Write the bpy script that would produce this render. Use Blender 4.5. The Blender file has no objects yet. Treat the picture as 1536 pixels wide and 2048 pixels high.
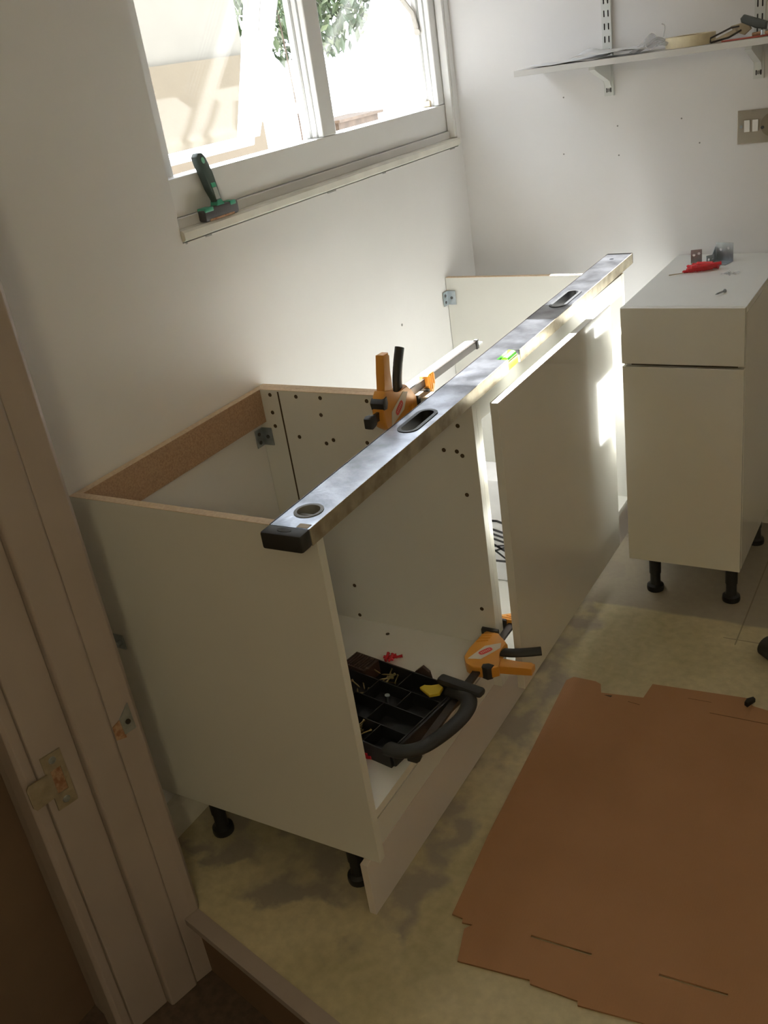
import bpy, bmesh, math, random
from mathutils import Matrix, Vector, Euler
random.seed(4)
PI = math.pi
SC = bpy.context.scene
COL = SC.collection

# ------------------------------------------------------------------ camera
cam_d = bpy.data.cameras.new('camera'); cam = bpy.data.objects.new('camera', cam_d); COL.objects.link(cam)
cam_d.sensor_fit = 'HORIZONTAL'; cam_d.sensor_width = 36.0
cam_d.lens = 1903.606 / 1536 * 36.0
cam_d.clip_start = 0.02; cam_d.clip_end = 200
Rm = Matrix.Rotation(0.590794136, 3, 'Z') @ Matrix.Rotation(1.12382005, 3, 'X') @ Matrix.Rotation(-0.158709289, 3, 'Z')
cam.matrix_world = Matrix.Translation((1.41037, -1.060994, 1.514833)) @ Rm.to_4x4()
SC.camera = cam

# ------------------------------------------------------------------ world, sun, exposure
w = bpy.data.worlds.new('world'); SC.world = w; w.use_nodes = True
nt = w.node_tree; nt.nodes.clear()
wo = nt.nodes.new('ShaderNodeOutputWorld'); bg = nt.nodes.new('ShaderNodeBackground')
bg.inputs['Color'].default_value = (0.84, 0.91, 1.0, 1); bg.inputs['Strength'].default_value = 7.5
nt.links.new(bg.outputs[0], wo.inputs[0])
sun_d = bpy.data.lights.new('sun', 'SUN'); sun_d.energy = 140; sun_d.angle = math.radians(0.6); sun_d.color = (1.0, 0.99, 0.985)
sun = bpy.data.objects.new('sun', sun_d); COL.objects.link(sun)
sun.rotation_euler = Vector((1.0, 0.0, -1.29)).to_track_quat('-Z', 'Y').to_euler()
sun.location = (-4, 1, 6)
LAMP_W = 24
SC.view_settings.view_transform = 'Standard'; SC.view_settings.look = 'None'
SC.view_settings.gamma = 1; SC.view_settings.use_curve_mapping = False
SC.view_settings.exposure = 0.08
SC.cycles.max_bounces = 12; SC.cycles.diffuse_bounces = 8; SC.cycles.transparent_max_bounces = 16
SC.cycles.sample_clamp_indirect = 6; SC.cycles.caustics_reflective = False; SC.cycles.caustics_refractive = False

# ------------------------------------------------------------------ materials
MATS = {}
def mat(name, col, rough=0.5, metal=0.0, var=0.0, vscale=8.0, bump=0.0, bscale=200.0, spec=0.5, col2=None, coat=0.0):
    m = bpy.data.materials.new(name); m.use_nodes = True; n = m.node_tree; b = n.nodes['Principled BSDF']
    b.inputs['Base Color'].default_value = (*col, 1); b.inputs['Roughness'].default_value = rough
    b.inputs['Metallic'].default_value = metal; b.inputs['Specular IOR Level'].default_value = spec
    b.inputs['Coat Weight'].default_value = coat
    tc = n.nodes.new('ShaderNodeTexCoord')
    if var or col2:
        no = n.nodes.new('ShaderNodeTexNoise'); no.inputs['Scale'].default_value = vscale; no.inputs['Detail'].default_value = 6
        n.links.new(tc.outputs['Object'], no.inputs['Vector'])
        r = n.nodes.new('ShaderNodeValToRGB'); r.color_ramp.elements[0].position = 0.35; r.color_ramp.elements[1].position = 0.65
        c2 = col2 if col2 else tuple(min(1, c * (1 + var)) for c in col)
        c1 = col if col2 else tuple(c * (1 - var) for c in col)
        r.color_ramp.elements[0].color = (*c1, 1); r.color_ramp.elements[1].color = (*c2, 1)
        n.links.new(no.outputs['Fac'], r.inputs['Fac']); n.links.new(r.outputs['Color'], b.inputs['Base Color'])
    if bump:
        n2 = n.nodes.new('ShaderNodeTexNoise'); n2.inputs['Scale'].default_value = bscale; n2.inputs['Detail'].default_value = 4
        n.links.new(tc.outputs['Object'], n2.inputs['Vector'])
        bp = n.nodes.new('ShaderNodeBump'); bp.inputs['Strength'].default_value = bump; bp.inputs['Distance'].default_value = 0.001
        n.links.new(n2.outputs['Fac'], bp.inputs['Height']); n.links.new(bp.outputs['Normal'], b.inputs['Normal'])
    MATS[name] = m
    return m
def wall_mat(name, col):
    # painted plaster with small scuffs
    m = mat(name, col, 0.75, var=0.02, vscale=3, bump=0.25, bscale=90); return m
M_wall = wall_mat('white_wall_paint', (0.755, 0.75, 0.755))
M_wall_far = wall_mat('white_far_wall_paint', (0.78, 0.775, 0.79))
M_ceil = mat('ceiling_paint', (0.75, 0.74, 0.72), 0.8, var=0.02)
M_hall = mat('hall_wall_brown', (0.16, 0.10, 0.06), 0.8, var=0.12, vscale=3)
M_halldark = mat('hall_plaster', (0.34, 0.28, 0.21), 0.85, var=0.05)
M_upvc = mat('window_white_plastic', (0.80, 0.80, 0.80), 0.35, var=0.01)
M_sill = mat('sill_paint', (0.72, 0.70, 0.64), 0.45, var=0.06, vscale=14, bump=0.3, bscale=60)
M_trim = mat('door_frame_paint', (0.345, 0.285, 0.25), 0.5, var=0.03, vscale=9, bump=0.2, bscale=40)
M_mel = mat('melamine_carcass', (0.70, 0.695, 0.66), 0.42, var=0.012, vscale=5)
M_meledge = mat('melamine_edge_band', (0.72, 0.71, 0.65), 0.4, var=0.01)
M_gloss = mat('door_white_gloss', (0.74, 0.73, 0.68), 0.16, var=0.008, coat=0.6)
M_plinth = mat('plinth_white_foil', (0.66, 0.60, 0.57), 0.32, var=0.01)
M_chip = mat('raw_chipboard', (0.30, 0.185, 0.11), 0.85, vscale=260, col2=(0.42, 0.28, 0.17), bump=0.5, bscale=400)
M_chipedge = mat('chipboard_cut_edge', (0.62, 0.47, 0.33), 0.85, vscale=180, col2=(0.72, 0.58, 0.42))
M_hole = mat('hole_and_gap_brown', (0.07, 0.045, 0.025), 0.9, var=0.1)
M_black = mat('black_plastic', (0.012, 0.012, 0.013), 0.45, var=0.1)
M_blackm = mat('black_rubber', (0.02, 0.019, 0.018), 0.6, var=0.1)
M_orange = mat('orange_plastic', (0.62, 0.27, 0.035), 0.4, var=0.03)
M_label = mat('clamp_label_paper', (0.7, 0.64, 0.55), 0.5, var=0.02)
M_red = mat('red_print', (0.62, 0.06, 0.05), 0.45, var=0.02)
M_redpl = mat('red_wall_plug_plastic', (0.55, 0.02, 0.03), 0.35, var=0.05)
M_steelbar = mat('dark_steel_bar', (0.06, 0.05, 0.045), 0.35, 0.7, var=0.1, vscale=40)
M_alu = mat('scuffed_aluminium', (0.12, 0.125, 0.14), 0.22, 1.0, vscale=16, col2=(0.34, 0.35, 0.39), bump=0.3, bscale=120); M_alu.node_tree.nodes['Principled BSDF'].inputs['Roughness'].default_value = 0.30
M_aluedge = mat('dirty_aluminium_edge', (0.30, 0.25, 0.17), 0.42, 0.6, vscale=30, col2=(0.48, 0.43, 0.32), bump=0.4, bscale=90)
M_zinc = mat('zinc_plated_steel', (0.38, 0.42, 0.45), 0.35, 0.85, var=0.12, vscale=60)
M_chrome = mat('chrome_plate', (0.42, 0.38, 0.31), 0.28, 0.75, var=0.03)
M_brass = mat('brassy_screw', (0.45, 0.36, 0.18), 0.35, 0.9, var=0.1)
M_white = mat('white_plastic', (0.8, 0.79, 0.77), 0.4, var=0.01)
M_bracket = mat('white_powder_coat', (0.66, 0.68, 0.67), 0.4, var=0.01)
M_slot = mat('slot_dark', (0.06, 0.06, 0.06), 0.8, var=0.1)
M_paper = mat('white_paper', (0.82, 0.82, 0.84), 0.7, var=0.02)
M_tape = mat('masking_tape', (0.70, 0.62, 0.44), 0.6, var=0.05, vscale=60)
M_tapecore = mat('tape_core_card', (0.30, 0.20, 0.12), 0.8, var=0.1)
M_board = mat('brown_plastic_tray', (0.055, 0.028, 0.018), 0.5, var=0.1)
M_yellow = mat('yellow_plastic', (0.55, 0.40, 0.03), 0.45, var=0.05)
M_green = mat('green_plastic', (0.03, 0.22, 0.13), 0.4, var=0.05)
M_greenvial = mat('green_vial_fluid', (0.18, 0.75, 0.12), 0.15, var=0.05, coat=0.5)
M_lime = mat('lime_vial_block', (0.55, 0.65, 0.08), 0.2, var=0.05, coat=0.5)
M_grey = mat('grey_plastic', (0.22, 0.22, 0.21), 0.5, var=0.05)
M_ink = mat('black_print', (0.015, 0.015, 0.018), 0.5, var=0.1)
M_bag = mat('white_packaging_film', (0.80, 0.80, 0.84), 0.35, var=0.03, vscale=30)
M_wood = mat('pale_wood', (0.48, 0.40, 0.28), 0.6, var=0.12, vscale=40)
M_rust = mat('rusty_brown', (0.22, 0.10, 0.05), 0.8, vscale=90, col2=(0.38, 0.24, 0.14))
M_beige = mat('neighbour_wall_beige', (0.125, 0.098, 0.065), 0.9, var=0.03, bump=0.5, bscale=60)
M_cream = mat('neighbour_wall_cream', (0.165, 0.147, 0.12), 0.9, var=0.03)
M_patio = mat('patio_concrete', (0.22, 0.205, 0.185), 0.9, var=0.08)
M_leaf = mat('leaf_green', (0.025, 0.045, 0.018), 0.5, vscale=3, col2=(0.05, 0.08, 0.025))
M_bark = mat('bark', (0.1, 0.07, 0.05), 0.9, var=0.2)

def floor_mat():
    m = mat('bare_screed_floor', (0.50, 0.42, 0.25), 0.55); n = m.node_tree; b = n.nodes['Principled BSDF']
    tc = n.nodes.new('ShaderNodeTexCoord')
    def noise(s, d=5):
        x = n.nodes.new('ShaderNodeTexNoise'); x.inputs['Scale'].default_value = s; x.inputs['Detail'].default_value = d
        n.links.new(tc.outputs['Object'], x.inputs['Vector']); return x
    def ramp(src, stops):
        r = n.nodes.new('ShaderNodeValToRGB'); e = r.color_ramp.elements
        e[0].position, e[1].position = stops[0][0], stops[1][0]; e[0].color = (*stops[0][1], 1); e[1].color = (*stops[1][1], 1)
        n.links.new(src, r.inputs['Fac']); return r
    def mix(f, a, bcol, mode='MIX'):
        x = n.nodes.new('ShaderNodeMix'); x.data_type = 'RGBA'; x.blend_type = mode
        if isinstance(f, float): x.inputs[0].default_value = f
        else: n.links.new(f, x.inputs[0])
        for i, v in ((6, a), (7, bcol)):
            if isinstance(v, tuple): x.inputs[i].default_value = (*v, 1)
            else: n.links.new(v, x.inputs[i])
        return x.outputs[2]
    def math_(op, a, bb=None, c=None):
        x = n.nodes.new('ShaderNodeMath'); x.operation = op; x.use_clamp = False
        for i, v in enumerate((a, bb, c)):
            if v is None: continue
            if isinstance(v, (int, float)): x.inputs[i].default_value = v
            else: n.links.new(v, x.inputs[i])
        return x.outputs[0]
    base = ramp(noise(3.5).outputs['Fac'], [(0.38, (0.46, 0.40, 0.235)), (0.62, (0.60, 0.52, 0.33))]).outputs[0]
    fine = ramp(noise(45).outputs['Fac'], [(0.3, (0.85, 0.85, 0.85)), (0.7, (1.05, 1.05, 1.05))]).outputs[0]
    base = mix(1.0, base, fine, 'MULTIPLY')
    sep = n.nodes.new('ShaderNodeSeparateXYZ'); n.links.new(tc.outputs['Object'], sep.inputs[0])
    X, Y = sep.outputs['X'], sep.outputs['Y']
    wob = noise(7).outputs['Fac']
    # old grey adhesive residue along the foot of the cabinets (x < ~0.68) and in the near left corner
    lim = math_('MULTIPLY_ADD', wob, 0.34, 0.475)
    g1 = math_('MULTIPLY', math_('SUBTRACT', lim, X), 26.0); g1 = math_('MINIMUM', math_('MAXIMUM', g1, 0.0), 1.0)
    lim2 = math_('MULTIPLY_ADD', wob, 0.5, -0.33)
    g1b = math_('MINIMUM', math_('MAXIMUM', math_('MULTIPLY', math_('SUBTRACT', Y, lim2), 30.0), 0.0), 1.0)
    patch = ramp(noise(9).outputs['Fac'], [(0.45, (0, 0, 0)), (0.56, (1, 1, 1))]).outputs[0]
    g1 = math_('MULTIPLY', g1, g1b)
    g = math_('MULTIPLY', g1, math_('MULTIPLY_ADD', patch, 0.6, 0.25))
    # darker lilac-grey colour beyond the line y = 1.19
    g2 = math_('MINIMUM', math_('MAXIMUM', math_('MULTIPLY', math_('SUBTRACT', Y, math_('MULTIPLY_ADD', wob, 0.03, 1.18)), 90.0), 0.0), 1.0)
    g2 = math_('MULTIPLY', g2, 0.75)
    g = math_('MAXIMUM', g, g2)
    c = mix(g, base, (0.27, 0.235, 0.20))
    # thin dark joints of an old tile layer
    def line(v, pos, wdt, lo_v=None, lo=0.0, hi=9.0):
        d = math_('ABSOLUTE', math_('SUBTRACT', v, pos)); l = math_('LESS_THAN', d, wdt)
        if lo_v is not None:
            l = math_('MULTIPLY', l, math_('MULTIPLY', math_('GREATER_THAN', lo_v, lo), math_('LESS_THAN', lo_v, hi)))
        return l
    ln = math_('MAXIMUM', line(X, 0.985, 0.0018, Y, 1.10, 1.9), line(Y, 1.125, 0.0018, X, 0.95, 2.0))
    c = mix(math_('MULTIPLY', ln, 0.55), c, (0.12, 0.09, 0.06))
    n.links.new(c, b.inputs['Base Color'])
    bn = noise(60, 6); bp = n.nodes.new('ShaderNodeBump'); bp.inputs['Strength'].default_value = 0.5; bp.inputs['Distance'].default_value = 0.002
    n.links.new(bn.outputs['Fac'], bp.inputs['Height']); n.links.new(bp.outputs['Normal'], b.inputs['Normal'])
    return m
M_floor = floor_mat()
def card_mat():
    m = mat('brown_cardboard', (0.34, 0.17, 0.075), 0.85); n = m.node_tree; b = n.nodes['Principled BSDF']
    tc = n.nodes.new('ShaderNodeTexCoord')
    wv = n.nodes.new('ShaderNodeTexWave'); wv.inputs['Scale'].default_value = 60; wv.inputs['Distortion'].default_value = 0.4; wv.bands_direction = 'X'
    n.links.new(tc.outputs['Object'], wv.inputs['Vector'])
    no = n.nodes.new('ShaderNodeTexNoise'); no.inputs['Scale'].default_value = 5; n.links.new(tc.outputs['Object'], no.inputs['Vector'])
    r = n.nodes.new('ShaderNodeValToRGB'); r.color_ramp.elements[0].color = (0.33, 0.165, 0.07, 1); r.color_ramp.elements[1].color = (0.40, 0.21, 0.10, 1)
    n.links.new(no.outputs['Fac'], r.inputs['Fac']); n.links.new(r.outputs[0], b.inputs['Base Color'])
    bp = n.nodes.new('ShaderNodeBump'); bp.inputs['Strength'].default_value = 0.12; bp.inputs['Distance'].default_value = 0.001
    n.links.new(wv.outputs['Fac'], bp.inputs['Height']); n.links.new(bp.outputs['Normal'], b.inputs['Normal'])
    return m
M_card = card_mat()
def glass_mat(name, tint, refl=0.08, haze=0.0):
    m = bpy.data.materials.new(name); m.use_nodes = True; n = m.node_tree; n.nodes.clear()
    o = n.nodes.new('ShaderNodeOutputMaterial'); t = n.nodes.new('ShaderNodeBsdfTransparent'); t.inputs[0].default_value = (*tint, 1)
    g = n.nodes.new('ShaderNodeBsdfGlossy'); g.inputs['Roughness'].default_value = 0.03
    lw = n.nodes.new('ShaderNodeLayerWeight'); lw.inputs['Blend'].default_value = 0.5
    pw = n.nodes.new('ShaderNodeMath'); pw.operation = 'POWER'; pw.inputs[1].default_value = 4.0; n.links.new(lw.outputs['Facing'], pw.inputs[0])
    fr = n.nodes.new('ShaderNodeMath'); fr.operation = 'MULTIPLY_ADD'; fr.inputs[1].default_value = 0.4; fr.inputs[2].default_value = 0.015; n.links.new(pw.outputs[0], fr.inputs[0])
    mx = n.nodes.new('ShaderNodeMixShader'); n.links.new(fr.outputs[0], mx.inputs[0]); n.links.new(t.outputs[0], mx.inputs[1]); n.links.new(g.outputs[0], mx.inputs[2])
    last = mx.outputs[0]
    if haze:
        d = n.nodes.new('ShaderNodeBsdfTranslucent'); d.inputs[0].default_value = (0.9, 0.9, 0.88, 1)
        m2 = n.nodes.new('ShaderNodeMixShader'); m2.inputs[0].default_value = haze
        n.links.new(last, m2.inputs[1]); n.links.new(d.outputs[0], m2.inputs[2]); last = m2.outputs[0]
    n.links.new(last, o.inputs[0]); return m
M_glass = glass_mat('window_glass', (0.95, 0.96, 0.95), haze=0.0)
M_film = glass_mat('clear_wrap', (0.92, 0.92, 0.93), haze=0.25)

# ------------------------------------------------------------------ mesh helpers
def new_bm(): return bmesh.new()
def add_box(bm, x0, x1, y0, y1, z0, z1, M=None, bev=0.0):
    vs = [Vector((x, y, z)) for z in (z0, z1) for y in (y0, y1) for x in (x0, x1)]
    if M is not None: vs = [M @ v for v in vs]
    v = [bm.verts.new(p) for p in vs]
    fs = [bm.faces.new([v[i] for i in f]) for f in ((0, 2, 3, 1), (4, 5, 7, 6), (0, 1, 5, 4), (2, 6, 7, 3), (0, 4, 6, 2), (1, 3, 7, 5))]
    if bev:
        es = set(e for f in fs for e in f.edges)
        bmesh.ops.bevel(bm, geom=list(es), offset=bev, segments=2, affect='EDGES', profile=0.5)
def add_prism(bm, pts, t0, t1, mp, bev=0.0):
    """extrude the polygon pts (a, b) between t0 and t1; mp(a, b, t) gives the world point"""
    A = [bm.verts.new(mp(a, b, t0)) for a, b in pts]; B = [bm.verts.new(mp(a, b, t1)) for a, b in pts]
    f = [bm.faces.new(A), bm.faces.new(B[::-1])]
    k = len(pts)
    for i in range(k): f.append(bm.faces.new([A[i], B[i], B[(i + 1) % k], A[(i + 1) % k]]))
    if bev:
        es = set(list(f[0].edges) + list(f[1].edges))
        bmesh.ops.bevel(bm, geom=list(es), offset=bev, segments=2, affect='EDGES', profile=0.5)
def add_lathe(bm, prof, c, axis=(0, 0, 1), seg=24):
    """revolve (r, h) pairs about axis through c"""
    q = Vector((0, 0, 1)).rotation_difference(Vector(axis).normalized())
    rings = []
    for r, h in prof:
        rings.append([bm.verts.new(Vector(c) + q @ Vector((r * math.cos(2 * PI * k / seg), r * math.sin(2 * PI * k / seg), h))) for k in range(seg)])
    for a, b in zip(rings, rings[1:]):
        for k in range(seg): bm.faces.new([a[k], a[(k + 1) % seg], b[(k + 1) % seg], b[k]])
    bm.faces.new(rings[0][::-1]); bm.faces.new(rings[-1])
def add_cyl(bm, p0, p1, r, seg=16, r2=None):
    p0 = Vector(p0); p1 = Vector(p1); d = p1 - p0
    add_lathe(bm, [(r, 0), (r if r2 is None else r2, d.length)], p0, d, seg)
def add_tube(bm, pts, rad, seg=12):
    """smooth swept tube; rad is a number, a list, or (ra, rb) per point for an oval"""
    P = [Vector(p) for p in pts]; rings = []; prev = None
    for i, p in enumerate(P):
        d = (P[min(i + 1, len(P) - 1)] - P[max(i - 1, 0)]).normalized()
        if prev is None:
            up = Vector((0, 0, 1)) if abs(d.z) < 0.9 else Vector((1, 0, 0)); n1 = d.cross(up).normalized()
        else: n1 = (prev - d * prev.dot(d)).normalized()
        prev = n1; n2 = d.cross(n1)
        r = rad[i] if isinstance(rad, list) else rad
        ra, rb = r if isinstance(r, tuple) else (r, r)
        rings.append([bm.verts.new(p + n1 * ra * math.cos(2 * PI * k / seg) + n2 * rb * math.sin(2 * PI * k / seg)) for k in range(seg)])
    for a, b in zip(rings, rings[1:]):
        for k in range(seg): bm.faces.new([a[k], a[(k + 1) % seg], b[(k + 1) % seg], b[k]])
    bm.faces.new(rings[0][::-1]); bm.faces.new(rings[-1])
def spline(pts, n=6):
    """Catmull-Rom through pts"""
    P = [Vector(p) for p in pts]; P = [P[0] * 2 - P[1]] + P + [P[-1] * 2 - P[-2]]; out = []
    for i in range(1, len(P) - 2):
        for k in range(n):
            t = k / n; a, b, c, d = P[i - 1:i + 3]
            out.append(0.5 * ((2 * b) + (c - a) * t + (2 * a - 5 * b + 4 * c - d) * t * t + (3 * b - a - 3 * c + d) * t ** 3))
    out.append(P[-2]); return out

def finish(bm, smooth=None):
    bmesh.ops.recalc_face_normals(bm, faces=bm.faces[:])
    return bm
def obj(name, bm, m, parent=None, smooth=False, bevel=0.0):
    finish(bm)
    me = bpy.data.meshes.new(name); bm.to_mesh(me); bm.free(); me.materials.append(m)
    if smooth: me.shade_smooth()
    o = bpy.data.objects.new(name, me); COL.objects.link(o)
    if smooth:
        try: me.set_sharp_from_angle(angle=math.radians(38))
        except Exception: pass
    if parent is not None:
        o.parent = parent; o.matrix_parent_inverse = world_of(parent).inverted()
    if bevel:
        md = o.modifiers.new('bevel', 'BEVEL'); md.width = bevel; md.segments = 2; md.limit_method = 'ANGLE'
    return o
def world_of(o):
    M = Matrix.LocRotScale(o.location, o.rotation_euler, o.scale)
    if o.parent is not None: return world_of(o.parent) @ o.matrix_parent_inverse @ M
    return M
def thing(name, label, cat, loc=(0, 0, 0), group=None):
    o = bpy.data.objects.new(name, None); COL.objects.link(o); o.location = loc; o.empty_display_size = 0.05
    return tag(o, label, cat, group)
def tag(o, label, cat, group=None, kind=None):
    o['label'] = label; o['category'] = cat
    if group: o['group'] = group
    if kind: o['kind'] = kind
    return o
def struct(name, bm, m, parent=None, smooth=False):
    o = obj(name, bm, m, parent, smooth)
    if parent is None: o['kind'] = 'structure'
    return o
def box(name, x0, x1, y0, y1, z0, z1, m, parent=None, bev=0.0):
    bm = new_bm(); add_box(bm, x0, x1, y0, y1, z0, z1, bev=bev); return obj(name, bm, m, parent)
def plate(name, outer, holes, z0, z1, m, parent=None, M=None, bev=0.0):
    """flat plate with real holes, cut by filling a 2D curve"""
    cu = bpy.data.curves.new(name, 'CURVE'); cu.dimensions = '2D'; cu.fill_mode = 'BOTH'; cu.extrude = (z1 - z0) / 2; cu.bevel_depth = bev
    for pts in [outer] + list(holes):
        s = cu.splines.new('POLY'); s.points.add(len(pts) - 1); s.use_cyclic_u = True
        for p, q in zip(s.points, pts): p.co = (q[0], q[1], 0, 1)
    t = bpy.data.objects.new('tmp', cu); COL.objects.link(t)
    dg = bpy.context.evaluated_depsgraph_get(); me = bpy.data.meshes.new_from_object(t.evaluated_get(dg)); bpy.data.objects.remove(t)
    me.name = name; me.transform(Matrix.Translation((0, 0, (z0 + z1) / 2)))
    if M is not None: me.transform(M)
    me.materials.clear(); me.materials.append(m)
    o = bpy.data.objects.new(name, me); COL.objects.link(o)
    if parent is not None: o.parent = parent; o.matrix_parent_inverse = world_of(parent).inverted()
    return o
def ellipse(cx, cy, rx, ry, n=28, rot=0):
    return [(cx + rx * math.cos(t) * math.cos(rot) - ry * math.sin(t) * math.sin(rot), cy + rx * math.cos(t) * math.sin(rot) + ry * math.sin(t) * math.cos(rot)) for t in [2 * PI * k / n for k in range(n)]]
def stadium(cx, cy, rx, ry, n=10):
    """rounded slot, long in y"""
    h = ry - rx; out = []
    for k in range(n + 1): a = PI * k / n; out.append((cx + rx * math.cos(a), cy + h + rx * math.sin(a)))
    for k in range(n + 1): a = PI + PI * k / n; out.append((cx + rx * math.cos(a), cy - h + rx * math.sin(a)))
    return out
def rect(x0, x1, y0, y1): return [(x0, y0), (x1, y0), (x1, y1), (x0, y1)]

H = 0.8524; LEG = 0.1324; DEP = 0.5623; W1 = 0.5828; FAR = 1.608; D = 1.808
CEIL = 2.4; XR = 2.7

# ------------------------------------------------------------------ the room shell
# window wall (x = 0) with the window opening y 0.46..1.778, z 1.215..1.965
WY0, WY1, WZ0, WZ1 = 0.462, 1.779, 1.215, 1.965
bm = new_bm()
add_box(bm, -0.14, -0.002, -3.0, WY0, -0.2, CEIL); add_box(bm, -0.14, -0.002, WY1, D + 0.1, -0.2, CEIL)
add_box(bm, -0.14, -0.002, WY0, WY1, -0.2, WZ0); add_box(bm, -0.14, -0.002, WY0, WY1, WZ1, CEIL)
struct('wall_left', bm, M_wall)
bm = new_bm(); add_box(bm, -0.002, XR, D, D + 0.1, -0.2, CEIL); struct('wall_far', bm, M_wall_far)
bm = new_bm(); add_box(bm, XR, XR + 0.1, -3.0, D + 0.1, -0.2, CEIL); struct('wall_right', bm, M_wall)
bm = new_bm(); add_box(bm, -0.14, XR + 0.1, -3.0, D + 0.1, CEIL, CEIL + 0.1); struct('ceiling', bm, M_ceil)
# door wall frame: origin, u along the wall, v towards the hall
O = Vector((0.19, -0.152, 0)); U = Vector((0.973, -0.229, 0)).normalized(); V = Vector((-0.229, -0.973, 0)).normalized()
def dw(t, s, z): return O + U * t + V * s + Vector((0, 0, z))
# kitchen floor, ending at the step
bm = new_bm()
add_prism(bm, [(-0.1, D + 0.05), (-0.1, (O + U * -0.3 - V * 0.004).y), tuple((O - V * 0.004).xy), tuple((O + U * 2.6 - V * 0.004).xy), (XR + 0.05, D + 0.05)], -0.17, 0.0, lambda a, b, t: Vector((a, b, t)))
struct('floor', bm, M_floor)
bm = new_bm(); add_box(bm, -0.14, XR + 0.1, -3.0, 0.6, -0.26, -0.171); struct('floor_hall', bm, mat('hall_carpet_brown', (0.09, 0.06, 0.042), 0.95, var=0.2, vscale=60))
bm = new_bm(); add_prism(bm, [(0.0, -0.004), (2.5, -0.004), (2.5, 0.024), (0.0, 0.030)], -0.012, 0.004, lambda a, b, t: dw(a, b, t)); struct('trim_1', bm, M_trim)
bm = new_bm(); add_prism(bm, [(0.0, -0.003), (2.5, -0.003), (2.5, 0.008), (0.0, 0.008)], -0.171, -0.0125, lambda a, b, t: dw(a, b, t)); struct('trim_2', bm, M_hall)
# wall round the doorway: left stub and lintel
OPW = 2.05
bm = new_bm()
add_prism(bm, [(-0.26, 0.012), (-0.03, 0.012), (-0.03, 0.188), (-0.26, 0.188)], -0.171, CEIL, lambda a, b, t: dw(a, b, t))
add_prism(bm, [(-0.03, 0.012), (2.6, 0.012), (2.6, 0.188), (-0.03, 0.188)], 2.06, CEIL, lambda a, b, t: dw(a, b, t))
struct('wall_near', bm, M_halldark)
# hall: brown wall to the left and a back wall
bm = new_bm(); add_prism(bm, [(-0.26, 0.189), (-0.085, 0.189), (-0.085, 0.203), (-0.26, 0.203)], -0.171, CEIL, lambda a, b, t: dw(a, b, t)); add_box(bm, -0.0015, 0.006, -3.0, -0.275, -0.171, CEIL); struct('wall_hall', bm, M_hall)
bm = new_bm()
add_box(bm, -0.14, XR + 0.1, -3.1, -3.0, -0.2, CEIL)
struct('wall_back', bm, M_halldark)

# skirting
bm = new_bm(); add_prism(bm, [(-0.002, 0), (0.014, 0), (0.014, 0.07), (0.008, 0.085), (-0.002, 0.088)], -0.10, D, lambda a, b, t: Vector((a, t, b))); struct('baseboard_left', bm, M_sill)
bm = new_bm(); add_prism(bm, [(D, 0), (D - 0.014, 0), (D - 0.014, 0.07), (D - 0.008, 0.085), (D, 0.088)], 0.02, XR, lambda a, b, t: Vector((t, a, b))); struct('baseboard_far', bm, M_sill)

# door frame: rounded stop, rebate, face with strike plate, hall architrave
door = bpy.data.objects.new('door_1', None); COL.objects.link(door); door.location = dw(0, 0, -0.17); door['kind'] = 'structure'
z0, z1 = -0.17, 2.06
def jamb(name, pts):
    bm = new_bm(); add_prism(bm, pts, z0, z1, lambda a, b, t: dw(a, b, t)); return obj(name, bm, M_trim, door, bevel=0.002)
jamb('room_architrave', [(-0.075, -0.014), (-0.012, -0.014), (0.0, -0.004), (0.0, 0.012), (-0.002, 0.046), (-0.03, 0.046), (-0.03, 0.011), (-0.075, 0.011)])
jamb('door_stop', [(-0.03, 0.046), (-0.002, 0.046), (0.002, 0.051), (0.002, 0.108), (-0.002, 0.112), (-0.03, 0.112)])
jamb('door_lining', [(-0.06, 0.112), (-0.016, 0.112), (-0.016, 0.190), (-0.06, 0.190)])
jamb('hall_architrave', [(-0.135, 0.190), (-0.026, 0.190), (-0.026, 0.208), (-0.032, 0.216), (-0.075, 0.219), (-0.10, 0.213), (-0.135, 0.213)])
# strike plate on the lining face (t = -0.016)
def lin(name, s0, s1, za, zb, t0, t1, m, par, bev=0.0):
    bm = new_bm(); add_prism(bm, [(t0, s0), (t1, s0), (t1, s1), (t0, s1)], za, zb, lambda a, b, t: dw(a, b, t)); return obj(name, bm, m, par)
MS = Matrix.Translation(dw(-0.016, 0, 0)) @ Matrix(((U.x, V.x, 0, 0), (U.y, V.y, 0, 0), (0, 0, 1, 0), (0, 0, 0, 1)))
MP = MS @ Matrix(((0, 0, 1, 0), (1, 0, 0, 0), (0, 1, 0, 0), (0, 0, 0, 1)))   # plate local (s, z, out)
sp = plate('strike_plate', rect(0.140, 0.178, 0.405, 0.520), [rect(0.149, 0.169, 0.437, 0.487)], 0.0, 0.003, M_chrome, door, M=MP)
sp['label'] = 'painted brass strike plate let into the door frame'
sp.data.materials[0] = mat('painted_brass', (0.30, 0.245, 0.165), 0.5, 0.3, var=0.15, vscale=50)
bm = new_bm(); add_prism(bm, rect(0.149, 0.169, 0.437, 0.487), 0.0002, 0.0012, lambda a, b, t: MP @ Vector((a, b, t))); obj('latch_hole', bm, M_rust, sp)
for zz in (0.506, 0.419):
    bm = new_bm(); add_lathe(bm, [(0.007, 0), (0.006, 0.0015), (0.001, 0.0018)], MP @ Vector((0.159, zz, 0.003)), U, 16); obj('screw', bm, M_zinc, sp)
bm = new_bm(); add_prism(bm, [(0.176, 0.437), (0.212, 0.434), (0.217, 0.442), (0.217, 0.482), (0.212, 0.488), (0.176, 0.487)], 0.003, 0.006, lambda a, b, t: MP @ Vector((a, b, t)))
obj('strike_lip', bm, sp.data.materials[0], sp)
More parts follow.
